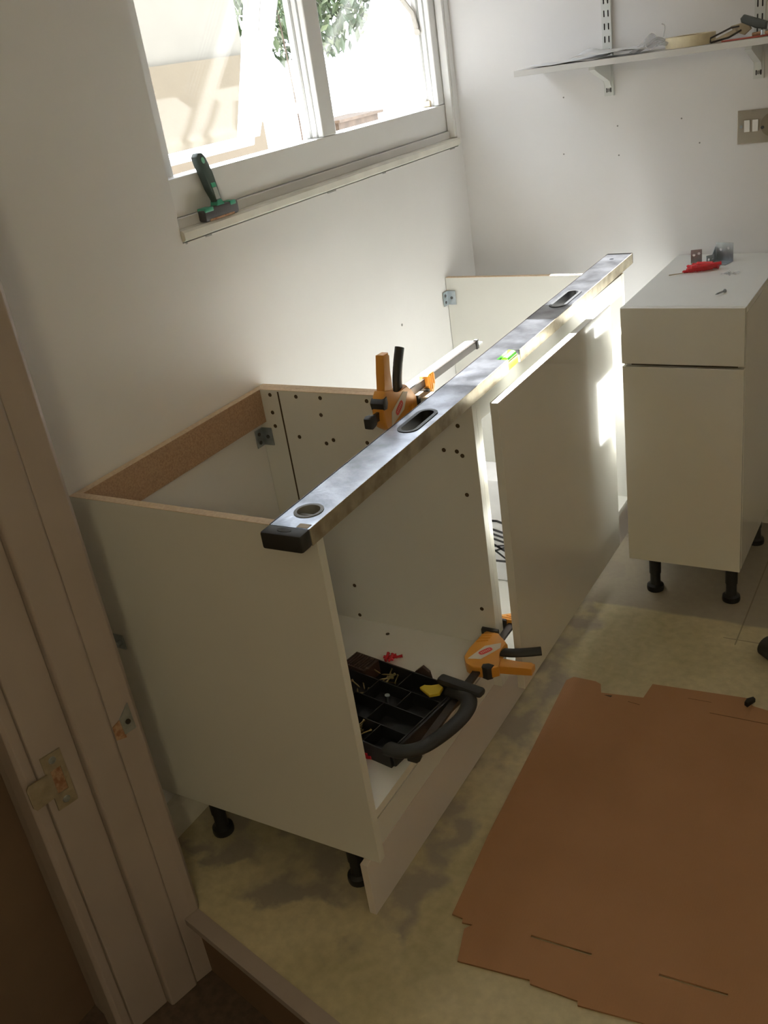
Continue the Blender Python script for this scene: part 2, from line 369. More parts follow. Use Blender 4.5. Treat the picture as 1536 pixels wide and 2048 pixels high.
# old latch keep on the room architrave
bm = new_bm(); add_prism(bm, [(0.004, 0.478), (0.028, 0.478), (0.030, 0.512), (0.006, 0.535)], 0.0, 0.002, lambda a, b, t: dw(0.0003, 0, 0) + V * a + Vector((0, 0, b)) + U * t); k = obj('old_keep', bm, M_zinc, door); k['label'] = 'worn grey metal keep on frame edge'
bm = new_bm(); add_prism(bm, [(0.026, 0.470), (0.046, 0.476), (0.046, 0.505), (0.028, 0.512)], 0.0, 0.0015, lambda a, b, t: dw(0.0, 0, 0) + V * a + Vector((0, 0, b)) + U * t); k = obj('paint_chip', bm, M_rust, door); k['label'] = 'bare brown patch where paint chipped off'
bm = new_bm(); add_cyl(bm, dw(0.002, 0.016, 0.5), dw(0.0045, 0.016, 0.5), 0.005); obj('screw', bm, M_steelbar, door)

# added warm fill lamp, unseen in the hall behind the camera
lp = thing('fill_lamp', 'unseen warm fill lamp added below the hall ceiling', 'lamp', (1.9, -1.9, CEIL))
bm = new_bm(); add_lathe(bm, [(0.045, 0), (0.045, -0.015), (0.01, -0.03)], (1.9, -1.9, CEIL - 0.0005), (0, 0, 1), 20); obj('ceiling_rose', bm, M_upvc, lp, True)
bm = new_bm(); add_cyl(bm, (1.9, -1.9, CEIL - 0.03), (1.9, -1.9, CEIL - 0.30), 0.003); obj('cord', bm, M_upvc, lp)
ld = bpy.data.lights.new('fill_light', 'POINT'); ld.energy = LAMP_W; ld.color = (1.0, 0.86, 0.54); ld.shadow_soft_size = 0.12
lo = bpy.data.objects.new('fill_light', ld); COL.objects.link(lo); lo.location = (1.9, -1.9, CEIL - 0.46); lo.parent = lp; lo.matrix_parent_inverse = world_of(lp).inverted()

# ------------------------------------------------------------------ window
win = bpy.data.objects.new('window_1', None); COL.objects.link(win); win.location = (-0.06, 1.12, 1.22); win['kind'] = 'structure'
fz0, fz1 = 1.262, 1.965
my0, my1 = 1.085, 1.148
bm = new_bm()
for (a, b, c, d) in ((0.44, 0.485, 1.3405, 1.9295), (my0, my1, 1.3405, 1.9295), (1.732, 1.80, 1.3405, 1.9295), (0.44, 1.80, fz0, 1.340), (0.44, 1.80, 1.93, 1.99)):
    add_box(bm, -0.088, -0.030, a, b, c, d, bev=0.003)
add_box(bm, -0.088, -0.062, 0.4855, 0.545, 1.3405, 1.9295)  # hidden outer stile step, added to block sun at the near edge
obj('window_frame', bm, M_upvc, win)
bm = new_bm(); add_box(bm, -0.085, -0.022, 0.463, WY1 - 0.001, 1.240, 1.2615, bev=0.002); obj('sub_rail', bm, M_upvc, win)
bm = new_bm(); add_prism(bm, [(-0.10, 1.222), (0.002, 1.2185), (0.007, 1.222), (0.007, 1.236), (0.002, 1.2405), (-0.10, 1.2405)], 0.4625, WY1 - 0.0005, lambda a, b, t: Vector((a, t, b))); obj('window_sill', bm, M_sill, win)
bm = new_bm(); add_box(bm, -0.028, -0.004, WY1 - 0.012, WY1 + 0.006, 1.2425, 1.96, bev=0.002); obj('reveal_bead', bm, M_upvc, win)
def sash(y0, y1, pz, L, ang, name):
    R = Matrix.Translation((-0.06, 0, pz)) @ Matrix.Rotation(ang, 4, 'Y')   # local -z hangs down, tilts towards -x
    S = 0.034; B = 0.016
    bm = new_bm()
    for (a, b, c, d) in ((y0, y0 + S, -L + B, -S), (y1 - S, y1, -L + B, -S), (y0, y1, -S, 0), (y0, y1, -L, -L + B)):
        add_box(bm, -0.022, 0.012, a, b, c, d, M=R, bev=0.002)
    s = obj(name, bm, M_upvc, win)
    bm = new_bm(); add_box(bm, -0.006, -0.001, y0 + S - 0.004, y1 - S + 0.004, -L + B - 0.004, -S + 0.004, M=R); obj('pane', bm, M_glass, s)
    bm = new_bm(); add_tube(bm, [R @ Vector(p) for p in ((0.012, y1 - 0.017, -L + 0.03), (0.030, y1 - 0.017, -L + 0.034), (0.034, y1 - 0.015, -L + 0.10))], 0.008); obj('sash_handle', bm, M_white, s, True)
    # gasket lines
    bm = new_bm(); add_box(bm, 0.0121, 0.0135, y1 - 0.012, y1 - 0.008, -L + 0.01, -0.01, M=R); obj('gasket', bm, M_grey, s)
    return s
sash(0.478, 1.088, 1.955, 0.645, math.radians(18.5), 'left_sash'.replace('left_', 'opening_'))
sash(1.146, 1.742, 1.965, 0.615, math.radians(21.5), 'opening_sash')
bm = new_bm(); add_tube(bm, [(-0.070, 1.726, 1.548), (-0.080, 1.724, 1.600), (-0.118, 1.72, 1.655), (-0.20, 1.715, 1.74)], [(0.003, 0.0085)] * 4, 8)
add_cyl(bm, (-0.070, 1.7305, 1.548), (-0.070, 1.721, 1.548), 0.009)
obj('friction_stay', bm, mat('painted_stay', (0.42, 0.40, 0.37), 0.5, 0.3, var=0.1), win)
for x_, wd in ((-0.048, 0.002), (-0.067, 0.003)):
    bm = new_bm(); add_box(bm, x_ - wd, x_ + wd, 1.7305, 1.7319, 1.341, 1.93); obj('gasket', bm, M_grey, win)
    bm = new_bm(); add_box(bm, x_ - wd, x_ + wd, 1.0835, 1.0849, 1.341, 1.93); obj('gasket', bm, M_grey, win)
bm = new_bm(); add_box(bm, -0.075, -0.055, 1.722, 1.7315, 1.341, 1.358, bev=0.002); obj('frame_wedge', bm, M_wood, win)

# ------------------------------------------------------------------ outside
bm = new_bm(); add_box(bm, -30, -0.14, -10, 30, -0.3, -0.2); o = struct('ground', bm, M_patio)
bm = new_bm(); add_box(bm, -0.536, -0.141, -2.0, 4.0, 2.34, 2.42); tag(obj('sun_block_eave', bm, M_white), 'unseen white eave added above the window to block the sun', 'roof')  # unseen eave, added to cut off the upper sunlight
bm = new_bm(); add_box(bm, -1.2, -0.36, 0.30, 0.594, -0.2, 2.335); struct('wall_sun_blocker', bm, M_cream)  # unseen wall, added to keep sun off the near cabinet
nb = thing('neighbour_house', 'beige rendered house wall seen through the left window pane', 'house', (-2.6, 1.6, -0.2))
bm = new_bm(); add_box(bm, -3.2, -2.0, -2.0, 3.46, -0.2, 1.60); obj('lower_wall', bm, M_beige, nb)
bm = new_bm(); add_box(bm, -3.2, -2.05, -2.0, 3.46, 1.601, 2.75); obj('upper_wall', bm, M_cream, nb)
bm = new_bm(); add_box(bm, -1.15, -1.0, 2.66, 3.0, -0.2, 1.262); add_box(bm, -1.17, -0.98, 2.64, 3.02, 1.2625, 1.274); tag(obj('garden_store', bm, mat('brown_timber_box', (0.09, 0.062, 0.04), 0.8, var=0.2, vscale=20)), 'brown timber garden box outside the right window light', 'garden box')
def tree(name, label, c, r, n, s, seed):
    rnd = random.Random(seed); t = thing(name, label, 'tree', (c[0], c[1], -0.2))
    bm = new_bm(); add_tube(bm, spline([(c[0], c[1], -0.2), (c[0] + 0.05, c[1], c[2] * 0.5), (c[0], c[1] + 0.03, c[2])], 5), [(0.06 if r[0] > 0.5 else 0.008) * (1 - 0.06 * i) for i in range(11)], 10); obj('trunk', bm, M_bark, t, True)
    bm = new_bm()
    for i in range(n):
        v = Vector([rnd.gauss(0, 1) for _ in range(3)]).normalized() * (rnd.random() ** 0.45)
        p = Vector(c) + Vector((v.x * r[0], v.y * r[1], v.z * r[2]))
        R = Euler([rnd.uniform(0, 2 * PI) for _ in range(3)]).to_matrix(); a = s * rnd.uniform(0.7, 1.3)
        q = [bm.verts.new(p + R @ Vector(k)) for k in ((-a, 0, 0), (0, -a * 0.4, 0.1 * a), (a, 0, 0), (0, a * 0.4, 0.1 * a))]
        bm.faces.new(q)
    f = obj('foliage', bm, M_leaf, t); f['kind'] = 'stuff'
    return t
tree('garden_tree', 'dark green tree outside behind the open right-hand sash', (-3.0, 5.5, 2.25), (0.7, 0.65, 0.75), 5200, 0.05, 3)
tree('garden_shrub', 'green leafy branches outside at the corner of the beige house', (-2.05, 3.80, 1.98), (0.25, 0.22, 0.28), 380, 0.04, 5)

# ------------------------------------------------------------------ cabinets
def leg(x, y, parent, top=LEG):
    bm = new_bm()
    add_lathe(bm, [(0.0235, 0), (0.0245, 0.006), (0.0235, 0.016), (0.016, 0.021), (0.0145, 0.03), (0.0145, 0.055), (0.0165, 0.056), (0.0165, top - 0.012), (0.026, top - 0.010), (0.026, top - 0.0005)], (x, y, 0), (0, 0, 1), 20)
    return obj('leg', bm, M_black, parent, True)
def hanger(x, y, z, parent, name='hanging_bracket'):
    """zinc fixing bracket straddling a panel corner against the wall"""
    bm = new_bm()
    add_box(bm, x + 0.0005, x + 0.003, y - 0.030, y + 0.0, z - 0.022, z + 0.022, bev=0.0006)
    add_box(bm, x + 0.0005, x + 0.030, y - 0.0035, y - 0.0005, z - 0.022, z + 0.022, bev=0.0006)
    o = obj(name, bm, M_zinc, parent)
    for dy, dz in ((-0.018, 0.010), (-0.018, -0.011)):
        bm = new_bm(); add_cyl(bm, (x + 0.003, y + dy, z + dz), (x + 0.0045, y + dy, z + dz), 0.0045); obj('screw', bm, M_slot, o)
    bm = new_bm(); add_cyl(bm, (x + 0.017, y - 0.0035, z), (x + 0.017, y - 0.005, z), 0.0045); obj('screw', bm, M_slot, o)
    return o
def panel_y(name, y0, y1, parent, m=M_mel, z0=LEG, z1=H, x0=0.0, x1=DEP):
    """side panel with a raw top edge and a banded front edge"""
    o = box(name, x0, x1 - 0.001, y0, y1, z0, z1 - 0.001, m, parent)
    box('top_edge', x0, x1 - 0.001, y0, y1, z1 - 0.001, z1, M_chipedge, o)
    box('edge_band', x1 - 0.001, x1, y0, y1, z0, z1, M_meledge, o)
    return o

c1 = thing('base_cabinet', 'open white base cabinet nearest the doorway, without front or worktop', 'cabinet', (0.28, 0.29, 0))
panel_y('side_panel', 0.0, 0.018, c1)
sp2 = panel_y('side_panel', W1, W1 + 0.018, c1)
o = box('bottom_shelf', 0.008, DEP - 0.001, 0.0182, W1 - 0.0002, 0.232, 0.250, mat('shelf_melamine', (0.77, 0.765, 0.735), 0.4, var=0.01), c1)
box('shelf_edge', DEP - 0.001, DEP - 0.0002, 0.0182, W1 - 0.0002, 0.232, 0.250, M_meledge, o)
o = box('back_rail', 0.0005, 0.018, 0.0182, W1 - 0.0002, 0.772, H - 0.001, M_chip, c1); o['label'] = 'raw brown chipboard back rail'
box('rail_edge', 0.0005, 0.018, 0.0182, W1 - 0.0002, H - 0.001, H, M_chipedge, o)
box('lower_front_rail', 0.526, 0.541, 0.0182, W1 - 0.0002, 0.133, 0.196, M_mel, c1)
for x, y in ((0.10, 0.05), (0.10, 0.54), (0.462, 0.05), (0.462, 0.54)): leg(x, y, c1)
hanger(0.0, W1 - 0.0005, 0.735, c1)
# groove and drilled holes in the inner face of the far side panel
box('back_groove', 0.067, 0.071, W1 - 0.0006, W1 + 0.0002, 0.252, H - 0.004, M_hole, c1)
holes = [(.045, .84), (.042, .796), (.042, .762), (.119, .839), (.186, .839), (.18, .798), (.309, .838), (.107, .739), (.181, .728), (.202, .738), (.293, .738),
         (.525, .794), (.485, .736), (.516, .735), (.528, .726), (.528, .634), (.187, .348), (.532, .344), (.187, .262), (.49, .815), (.45, .838)]
for x, z in holes:
    bm = new_bm(); add_cyl(bm, (x, W1 + 0.0004, z), (x, W1 - 0.0006, z), 0.0048, 14); obj('drilled_hole', bm, M_hole, c1)
bm = new_bm(); add_cyl(bm, (0.535, W1 + 0.0004, 0.168), (0.535, W1 - 0.0006, 0.168), 0.0048, 14); obj('drilled_hole', bm, M_hole, c1)
for x, y in ((0.288, 0.544),):
    bm = new_bm(); add_cyl(bm, (x, y, 0.2498), (x, y, 0.2508), 0.0048, 14); obj('drilled_hole', bm, M_hole, c1)
# small zinc bracket end on the outside of the near side panel at the wall
bm = new_bm(); add_box(bm, 0.002, 0.030, -0.0035, -0.0005, 0.512, 0.545, bev=0.0008); add_cyl(bm, (0.018, -0.0005, 0.528), (0.018, -0.012, 0.528), 0.006); obj('fixing_bracket', bm, M_zinc, c1)

Y2 = W1 + 0.0185
c2 = thing('corner_base_cabinet', 'long white corner base cabinet running to the far wall beneath the spirit level', 'cabinet', (0.28, 1.1, 0))
panel_y('side_panel', Y2, Y2 + 0.018, c2)
panel_y('side_panel', FAR - 0.018, FAR, c2)
box('bottom_shelf', 0.02, DEP - 0.001, Y2 + 0.0182, FAR - 0.0182, LEG + 0.001, LEG + 0.018, M_mel, c2)
o = box('front_rail', 0.544, DEP - 0.001, Y2 + 0.0182, FAR - 0.0182, 0.795, H - 0.001, M_mel, c2)
dr = box('door', 0.600, 0.618, 0.590, 1.312, 0.1335, 0.8465, M_gloss, c2, bev=0.0008); dr['label'] = 'large blank white door front'
for zz in (0.22, 0.70):
    bm = new_bm(); add_box(bm, 0.5632, 0.5998, 0.90, 0.94, zz - 0.02, zz + 0.02); obj('door_spacer', bm, M_meledge, dr)
for x, y in ((0.10, 0.68), (0.462, 0.68), (0.10, 1.55), (0.462, 1.55)): leg(x, y, c2)
hanger(0.0, FAR - 0.0185, 0.79, c2)

bm = new_bm(); add_box(bm, 0.526, 0.5415, -0.016, 1.66, 0.0008, 0.1315, bev=0.0007)
tag(obj('plinth_board', bm, M_plinth), 'long white plinth board on edge on the floor under the cabinet run', 'plinth')

# drawer cabinet at right
RX0, RX1, RY = 0.664, 0.964, 1.246
c3 = thing('drawer_cabinet', 'narrow white drawer and door base cabinet standing on black legs at right', 'cabinet', (0.814, 1.52, 0))
o = box('top_panel', RX0, RX1, RY + 0.022, D - 0.003, H - 0.0165, H, MATS['shelf_melamine'], c3, bev=0.0005)
box('side_panel', RX0, RX0 + 0.018, RY + 0.022, D - 0.003, LEG, H - 0.017, M_mel, c3)
o = box('side_panel', RX1 - 0.018, RX1, RY + 0.022, D - 0.003, LEG, H - 0.017, M_gloss, c3)
box('bottom_panel', RX0 + 0.0182, RX1 - 0.0182, RY + 0.022, D - 0.003, LEG, LEG + 0.018, M_mel, c3)
box('front_rail', RX0 + 0.0182, RX1 - 0.0182, RY + 0.0222, RY + 0.04, 0.685, 0.725, M_hole, c3)  # dark colour stands in for shade in the gap under the drawer
box('drawer_front', RX0, RX1, RY, RY + 0.018, 0.7085, H + 0.001, M_gloss, c3, bev=0.0012)
box('door', RX0 + 0.001, RX1, RY, RY + 0.018, LEG + 0.0, 0.7005, M_gloss, c3, bev=0.0012)
for x, y in ((0.718, 1.315), (0.930, 1.315), (0.718, 1.70), (0.930, 1.66)): leg(x, y, c3)

# ------------------------------------------------------------------ spirit level
lv = thing('spirit_level', 'long scuffed aluminium spirit level lying flat across the cabinet tops', 'spirit level', (0.535, 0.82, H))
ang = math.atan2(0.034, 1.78)
ML = Matrix.Translation((0.5515, -0.067, H + 0.0002)) @ Matrix.Rotation(ang, 4, 'Z')
LW, LL, LH = 0.0365, 1.782, 0.0295
cy = 0.855
outer = [(-LW, 0.022), (LW, 0.022), (LW, cy - 0.035), (LW - 0.026, cy - 0.035), (LW - 0.026, cy + 0.035), (LW, cy + 0.035), (LW, LL), (-LW, LL)]
hl = [stadium(0, 0.462, 0.0185, 0.056), stadium(0, 1.303, 0.0185, 0.078), ellipse(0, 0.078, 0.0215, 0.0215), ellipse(-0.006, LL - 0.06, 0.0065, 0.0065, 14)]
b1 = plate('aluminium_beam', outer, hl, 0.0008, LH - 0.0008, M_alu, lv, M=ML)
for s0, s1, nm in ((0.022, cy - 0.035, 0), (cy + 0.035, LL, 1)):
    bm = new_bm(); add_box(bm, LW + 0.0001, LW + 0.0014, s0, s1, 0.0, LH, M=ML, bev=0.0004); o = obj('dirty_edge', bm, M_aluedge, lv); o['label'] = 'brown stained edge of the beam'
bm = new_bm(); add_box(bm, -LW - 0.0014, -LW - 0.0001, 0.022, LL, 0.0, LH, M=ML); obj('edge', bm, M_steelbar, lv)
for (cx_, cy_, rx, ry) in ((0, 0.462, 0.0185, 0.056), (0, 1.303, 0.0185, 0.078)):
    o = plate('hand_hole_grip', stadium(cx_, cy_, rx + 0.0035, ry + 0.0035), [stadium(cx_, cy_, rx - 0.004, ry - 0.004)], 0.001, LH + 0.0006, M_black, lv, M=ML)
o = plate('vial_ring', ellipse(0, 0.078, 0.0245, 0.0245), [ellipse(0, 0.078, 0.019, 0.019)], 0.001, LH + 0.0004, M_grey, lv, M=ML)
bm = new_bm(); add_cyl(bm, ML @ Vector((-0.017, 0.078, 0.016)), ML @ Vector((0.017, 0.078, 0.016)), 0.0065); obj('end_vial', bm, M_grey, lv, True)
bm = new_bm(); add_box(bm, -LW - 0.0015, LW + 0.0015, -0.006, 0.0218, 0.0, LH + 0.0005, M=ML, bev=0.004); cap = obj('end_cap', bm, M_blackm, lv, True)
bm = new_bm(); add_prism(bm, ellipse(0.0, 0.008, 0.013, 0.0055), LH + 0.0004, LH + 0.0012, lambda a, b, t: ML @ Vector((a, b, t))); obj('cap_slot', bm, M_slot, cap)
bm = new_bm(); add_box(bm, 0.012, LW - 0.004, 0.0235, 0.036, LH - 0.0006, LH - 0.0001, M=ML); obj('paint_mark', bm, M_wood, lv)
bm = new_bm(); add_box(bm, -LW - 0.001, LW + 0.001, LL + 0.0002, LL + 0.006, 0.0, LH, M=ML, bev=0.001); obj('end_cap', bm, M_blackm, lv)
bm = new_bm(); add_box(bm, LW - 0.0255, LW - 0.002, cy - 0.030, cy + 0.030, 0.001, LH - 0.008, M=ML, bev=0.002); vb = obj('center_vial_block', bm, M_lime, lv)
bm = new_bm(); add_cyl(bm, ML @ Vector((LW - 0.012, cy - 0.022, 0.022)), ML @ Vector((LW - 0.012, cy + 0.026, 0.022)), 0.0085); obj('vial', bm, M_greenvial, vb, True)

# ------------------------------------------------------------------ bar clamps
def clamp(mp, a_tail, a_end, label, loc):
    """mp(a, b, t): a along the bar with the clamped panels at a = 0 .. 0.037, b towards the handles, t across"""
    c = thing('bar_clamp', label, 'clamp', loc, 'orange and black bar clamps gripping the cabinet sides')
    T = 0.0135
    bm = new_bm(); add_prism(bm, [(a_tail, -0.0085), (a_end, -0.0085), (a_end, 0.0085), (a_tail, 0.0085)], -0.003, 0.003, mp); obj('steel_bar', bm, M_steelbar, c)
    bm = new_bm(); add_prism(bm, [(a_end - 0.006, -0.011), (a_end + 0.004, -0.011), (a_end + 0.004, 0.011), (a_end - 0.006, 0.011)], -0.005, 0.005, mp, 0.001); obj('bar_end_stop', bm, M_blackm, c)
    bm = new_bm(); add_prism(bm, [(a_tail - 0.022, -0.010), (a_tail - 0.014, -0.014), (a_tail - 0.002, -0.012), (a_tail + 0.004, -0.009), (a_tail + 0.004, 0.009), (a_tail - 0.002, 0.012), (a_tail - 0.014, 0.014), (a_tail - 0.022, 0.010)], -0.008, 0.008, mp, 0.003); obj('tail_cap', bm, M_blackm, c, True)
    # pistol body
    body = [(-0.146, 0.016), (-0.150, -0.006), (-0.140, -0.028), (-0.118, -0.043), (-0.085, -0.046), (-0.05, -0.043), (-0.030, -0.036), (-0.018, -0.040), (-0.012, -0.036), (-0.012, -0.006), (-0.030, 0.012), (-0.045, 0.030), (-0.062, 0.026), (-0.075, 0.022), (-0.090, 0.026), (-0.100, 0.038), (-0.130, 0.046), (-0.142, 0.034)]
    bm = new_bm(); add_prism(bm, body, -T, T, mp, 0.0035); bd = obj('clamp_body', bm, M_orange, c, True); bd['label'] = 'orange plastic pistol body'
    bm = new_bm(); add_prism(bm, [(-0.132, 0.030), (-0.094, 0.026), (-0.095, 0.050), (-0.098, 0.078), (-0.093, 0.108), (-0.090, 0.113), (-0.112, 0.114), (-0.118, 0.080), (-0.123, 0.054)], -0.0095, 0.0095, mp, 0.003); obj('fixed_handle', bm, M_orange, c, True)
    tr = spline([mp(-0.062, 0.020, 0), mp(-0.058, 0.045, 0), mp(-0.046, 0.075, 0), mp(-0.031, 0.104, 0)], 5)
    bm = new_bm(); add_tube(bm, tr, [(0.0125, 0.009)] * len(tr), 12); obj('trigger_handle', bm, M_blackm, c, True)
    bm = new_bm(); add_prism(bm, [(-0.146, 0.012), (-0.134, 0.010), (-0.128, 0.022), (-0.130, 0.036), (-0.142, 0.034), (-0.149, 0.026)], -T - 0.002, T + 0.002, mp, 0.002); obj('release_button', bm, M_blackm, c, True)
    # label with red oval
    bm = new_bm(); add_prism(bm, [(-0.125, -0.030), (-0.070, -0.014), (-0.048, 0.016), (-0.066, 0.022), (-0.118, -0.002)], T + 0.0001, T + 0.0009, mp); lb = obj('label', bm, M_label, c)
    st = []
    for k in range(16):
        a = 2 * PI * k / 16; ex = 0.017 * (abs(math.cos(a)) ** 0.6) * (1 if math.cos(a) >= 0 else -1); ey = 0.0075 * (abs(math.sin(a)) ** 0.6) * (1 if math.sin(a) >= 0 else -1)
        q = 0.55; st.append((-0.088 + ex * math.cos(q) - ey * math.sin(q), -0.004 + ex * math.sin(q) + ey * math.cos(q)))
    bm = new_bm(); add_prism(bm, st, T + 0.0009, T + 0.0013, mp); obj('red_logo', bm, M_red, lb)
    bm = new_bm()
    for k in range(6):
        e = -0.011 + k * 0.0043; q = 0.55; cx_, cy_ = -0.088 + e * math.cos(q), -0.004 + e * math.sin(q)
        d = (-math.sin(q) * 0.0028, math.cos(q) * 0.0028); nx = (math.cos(q) * 0.0006, math.sin(q) * 0.0006)
        add_prism(bm, [(cx_ - d[0] - nx[0], cy_ - d[1] - nx[1]), (cx_ - d[0] + nx[0], cy_ - d[1] + nx[1]), (cx_ + d[0] + nx[0], cy_ + d[1] + nx[1]), (cx_ + d[0] - nx[0], cy_ + d[1] - nx[1])], T + 0.0013, T + 0.0015, mp)
    obj('logo_lettering', bm, M_label, lb)
    # ribs on the nose, pads, moving jaw
    bm = new_bm()
    for k in range(3): add_prism(bm, [(-0.060 + 0.014 * k, -0.040), (-0.057 + 0.014 * k, -0.040), (-0.045 + 0.010 * k, -0.016), (-0.048 + 0.010 * k, -0.016)], T, T + 0.0015, mp)
    obj('rib', bm, M_orange, c)
    bm = new_bm(); add_prism(bm, [(-0.0115, -0.050), (-0.0008, -0.052), (-0.0008, -0.010), (-0.0115, -0.008)], -0.016, 0.016, mp, 0.002); obj('jaw_pad', bm, M_blackm, c, True)
    bm = new_bm(); add_prism(bm, [(0.0385, -0.052), (0.047, -0.050), (0.047, -0.012), (0.0385, -0.010)], -0.014, 0.014, mp, 0.002); obj('jaw_pad', bm, M_blackm, c, True)
    bm = new_bm(); add_prism(bm, [(0.0475, -0.050), (0.058, -0.044), (0.078, -0.010), (0.080, 0.010), (0.074, 0.0175), (0.054, 0.0175), (0.0475, 0.014)], -0.012, 0.012, mp, 0.003); jw = obj('fixed_jaw', bm, M_orange, c, True)
    bm = new_bm()
    for k in range(3): add_prism(bm, [(0.053 + 0.008 * k, -0.028 + 0.01 * k), (0.055 + 0.008 * k, -0.028 + 0.01 * k), (0.055 + 0.008 * k, 0.014), (0.053 + 0.008 * k, 0.014)], 0.012, 0.0135, mp)
    obj('rib', bm, M_orange, jw)
    return c
clamp(lambda a, b, t: Vector((0.43 + t, W1 + a, 0.868 + b)), -0.170, 0.315, 'bar clamp with upright handles gripping the cabinet sides at the top', (0.43, W1, 0.868))
clamp(lambda a, b, t: Vector((0.580 + b, W1 + a, 0.281 + t)), -0.425, 0.085, 'bar clamp lying sideways across the lower front of the cabinets beside the black organiser', (0.58, W1, 0.281))

# white batten lying beside the upper clamp bar
bm = new_bm(); add_prism(bm, [(0.374, 0), (0.421, 0), (0.421, 0.004), (0.400, 0.006), (0.374, 0.004)], 0.585, 0.950, lambda a, b, t: Vector((a, t, H + 0.0004 + b)))
tag(obj('metal_strip', bm, M_bracket), 'pale metal strip lying on the cabinet side beside the upper clamp bar', 'metal strip')

# ------------------------------------------------------------------ packet with black lettering inside the corner cabinet
pk = thing('packaged_box', 'white wrapped packet with bold black lettering inside the corner cabinet gap', 'packet', (0.34, 1.06, LEG + 0.018))
bm = new_bm(); add_box(bm, 0.20, 0.50, 1.0, 1.12, LEG + 0.0185, 0.462, bev=0.01); obj('packet', bm, M_bag, pk, True)
bm = new_bm()
def stroke(p, q, wd):
    p = Vector((p[0], 0, p[1])); q = Vector((q[0], 0, q[1])); d = (q - p).normalized(); n = Vector((-d.z, 0, d.x)) * wd / 2
    add_prism(bm, [((p + n).x, (p + n).z), ((q + n).x, (q + n).z), ((q - n).x, (q - n).z), ((p - n).x, (p - n).z)], 0.9985, 0.9998, lambda a, b, t: Vector((a, t, b)))
sx0, sx1 = 0.352, 0.402
arc = [(0.352, 0.322), (0.358, 0.334), (0.370, 0.340), (0.385, 0.341), (0.402, 0.336)]
for p, q in zip(arc, arc[1:]): stroke(p, q, 0.0065)
for k in range(3): stroke((sx0, 0.318 - 0.0145 * k), (sx1, 0.306 - 0.0145 * k), 0.0062)
stroke((sx0, 0.276), (sx1, 0.250), 0.0062); stroke((sx0, 0.258), (sx1, 0.268), 0.004)
stroke((sx0, 0.238), (sx1, 0.262), 0.005); stroke((sx0, 0.262), (sx1, 0.226), 0.005)
stroke((sx0, 0.2155), (sx1, 0.2175), 0.006)
obj('lettering', bm, M_ink, pk)

# ------------------------------------------------------------------ black organiser tray
tz = 0.2505
tr_ = thing('screw_organiser', 'black compartment tray with a carry handle full of screws inside the open cabinet', 'organiser', (0.415, 0.272, tz))
MT = Matrix.Translation((0.412, 0.268, tz)) @ Matrix.Rotation(math.radians(-9), 4, 'Z')
TX, TY, TH = 0.142, 0.118, 0.040
bm = new_bm(); add_box(bm, -TX, TX, -TY, TY, 0, 0.004, M=MT)
obj('tray_base', bm, M_black, tr_)
for (a, b, c, d) in ((-TX, -TX + 0.003, -TY, TY), (TX - 0.003, TX, -TY, TY), (-TX + 0.003, TX - 0.003, -TY, -TY + 0.003), (-TX + 0.003, TX - 0.003, TY - 0.003, TY)):
    bm = new_bm(); add_box(bm, a, b, c, d, 0.004, TH, M=MT); obj('tray_wall', bm, M_black, tr_)
for yy in (-0.055, 0.005, 0.062):
    bm = new_bm(); add_box(bm, -TX + 0.003, TX - 0.003, yy - 0.001, yy + 0.001, 0.004, TH - 0.004, M=MT); obj('divider', bm, M_black, tr_)
for xx, y0, y1 in ((-0.07, -TY + 0.003, -0.0565), (0.0, -TY + 0.003, -0.0565), (0.07, -TY + 0.003, -0.0565), (-0.05, -0.0535, 0.0035), (0.03, -0.0535, 0.0035), (-0.03, 0.0065, 0.0605), (0.06, 0.0065, 0.0605), (0.02, 0.0635, TY - 0.003)):
    bm = new_bm(); add_box(bm, xx - 0.001, xx + 0.001, y0, y1, 0.004, TH - 0.004, M=MT); obj('divider', bm, M_black, tr_)
# carry handle: thick arc out over the cabinet front
hp = [MT @ Vector(p) for p in ((TX - 0.012, -TY + 0.012, 0.036), (TX + 0.026, -TY + 0.008, 0.047), (TX + 0.056, -TY + 0.035, 0.0495), (TX + 0.070, -0.030, 0.0495), (TX + 0.073, 0.030, 0.0495), (TX + 0.060, 0.075, 0.0495), (TX + 0.030, 0.096, 0.0475), (TX - 0.01, TY - 0.016, 0.036))]
hp = spline(hp, 6); bm = new_bm(); add_tube(bm, hp, [(0.0175, 0.0115)] * len(hp), 16); obj('carry_handle', bm, M_blackm, tr_, True)
bm = new_bm(); add_box(bm, TX - 0.035, TX + 0.076, TY - 0.026, TY - 0.002, 0.052, 0.068, M=MT, bev=0.006); obj('lid_latch', bm, M_blackm, tr_, True)
bm = new_bm(); add_box(bm, TX + 0.0002, TX + 0.008, -TY + 0.004, TY - 0.004, 0.001, TH, M=MT, bev=0.004); obj('front_lip', bm, M_black, tr_, True)
# ribbed brown insert at the back corner
bm = new_bm(); add_box(bm, -TX + 0.004, -TX + 0.070, 0.064, TY - 0.004, 0.005, TH + 0.004, M=MT, bev=0.002)
bi = obj('ribbed_insert', bm, M_board, tr_); bi['label'] = 'dark brown ribbed insert'
bm = new_bm()
for k in range(8): add_box(bm, -TX + 0.008 + 0.0075 * k, -TX + 0.0105 + 0.0075 * k, 0.068, TY - 0.008, TH + 0.0041, TH + 0.0065, M=MT)
obj('rib', bm, M_board, bi)
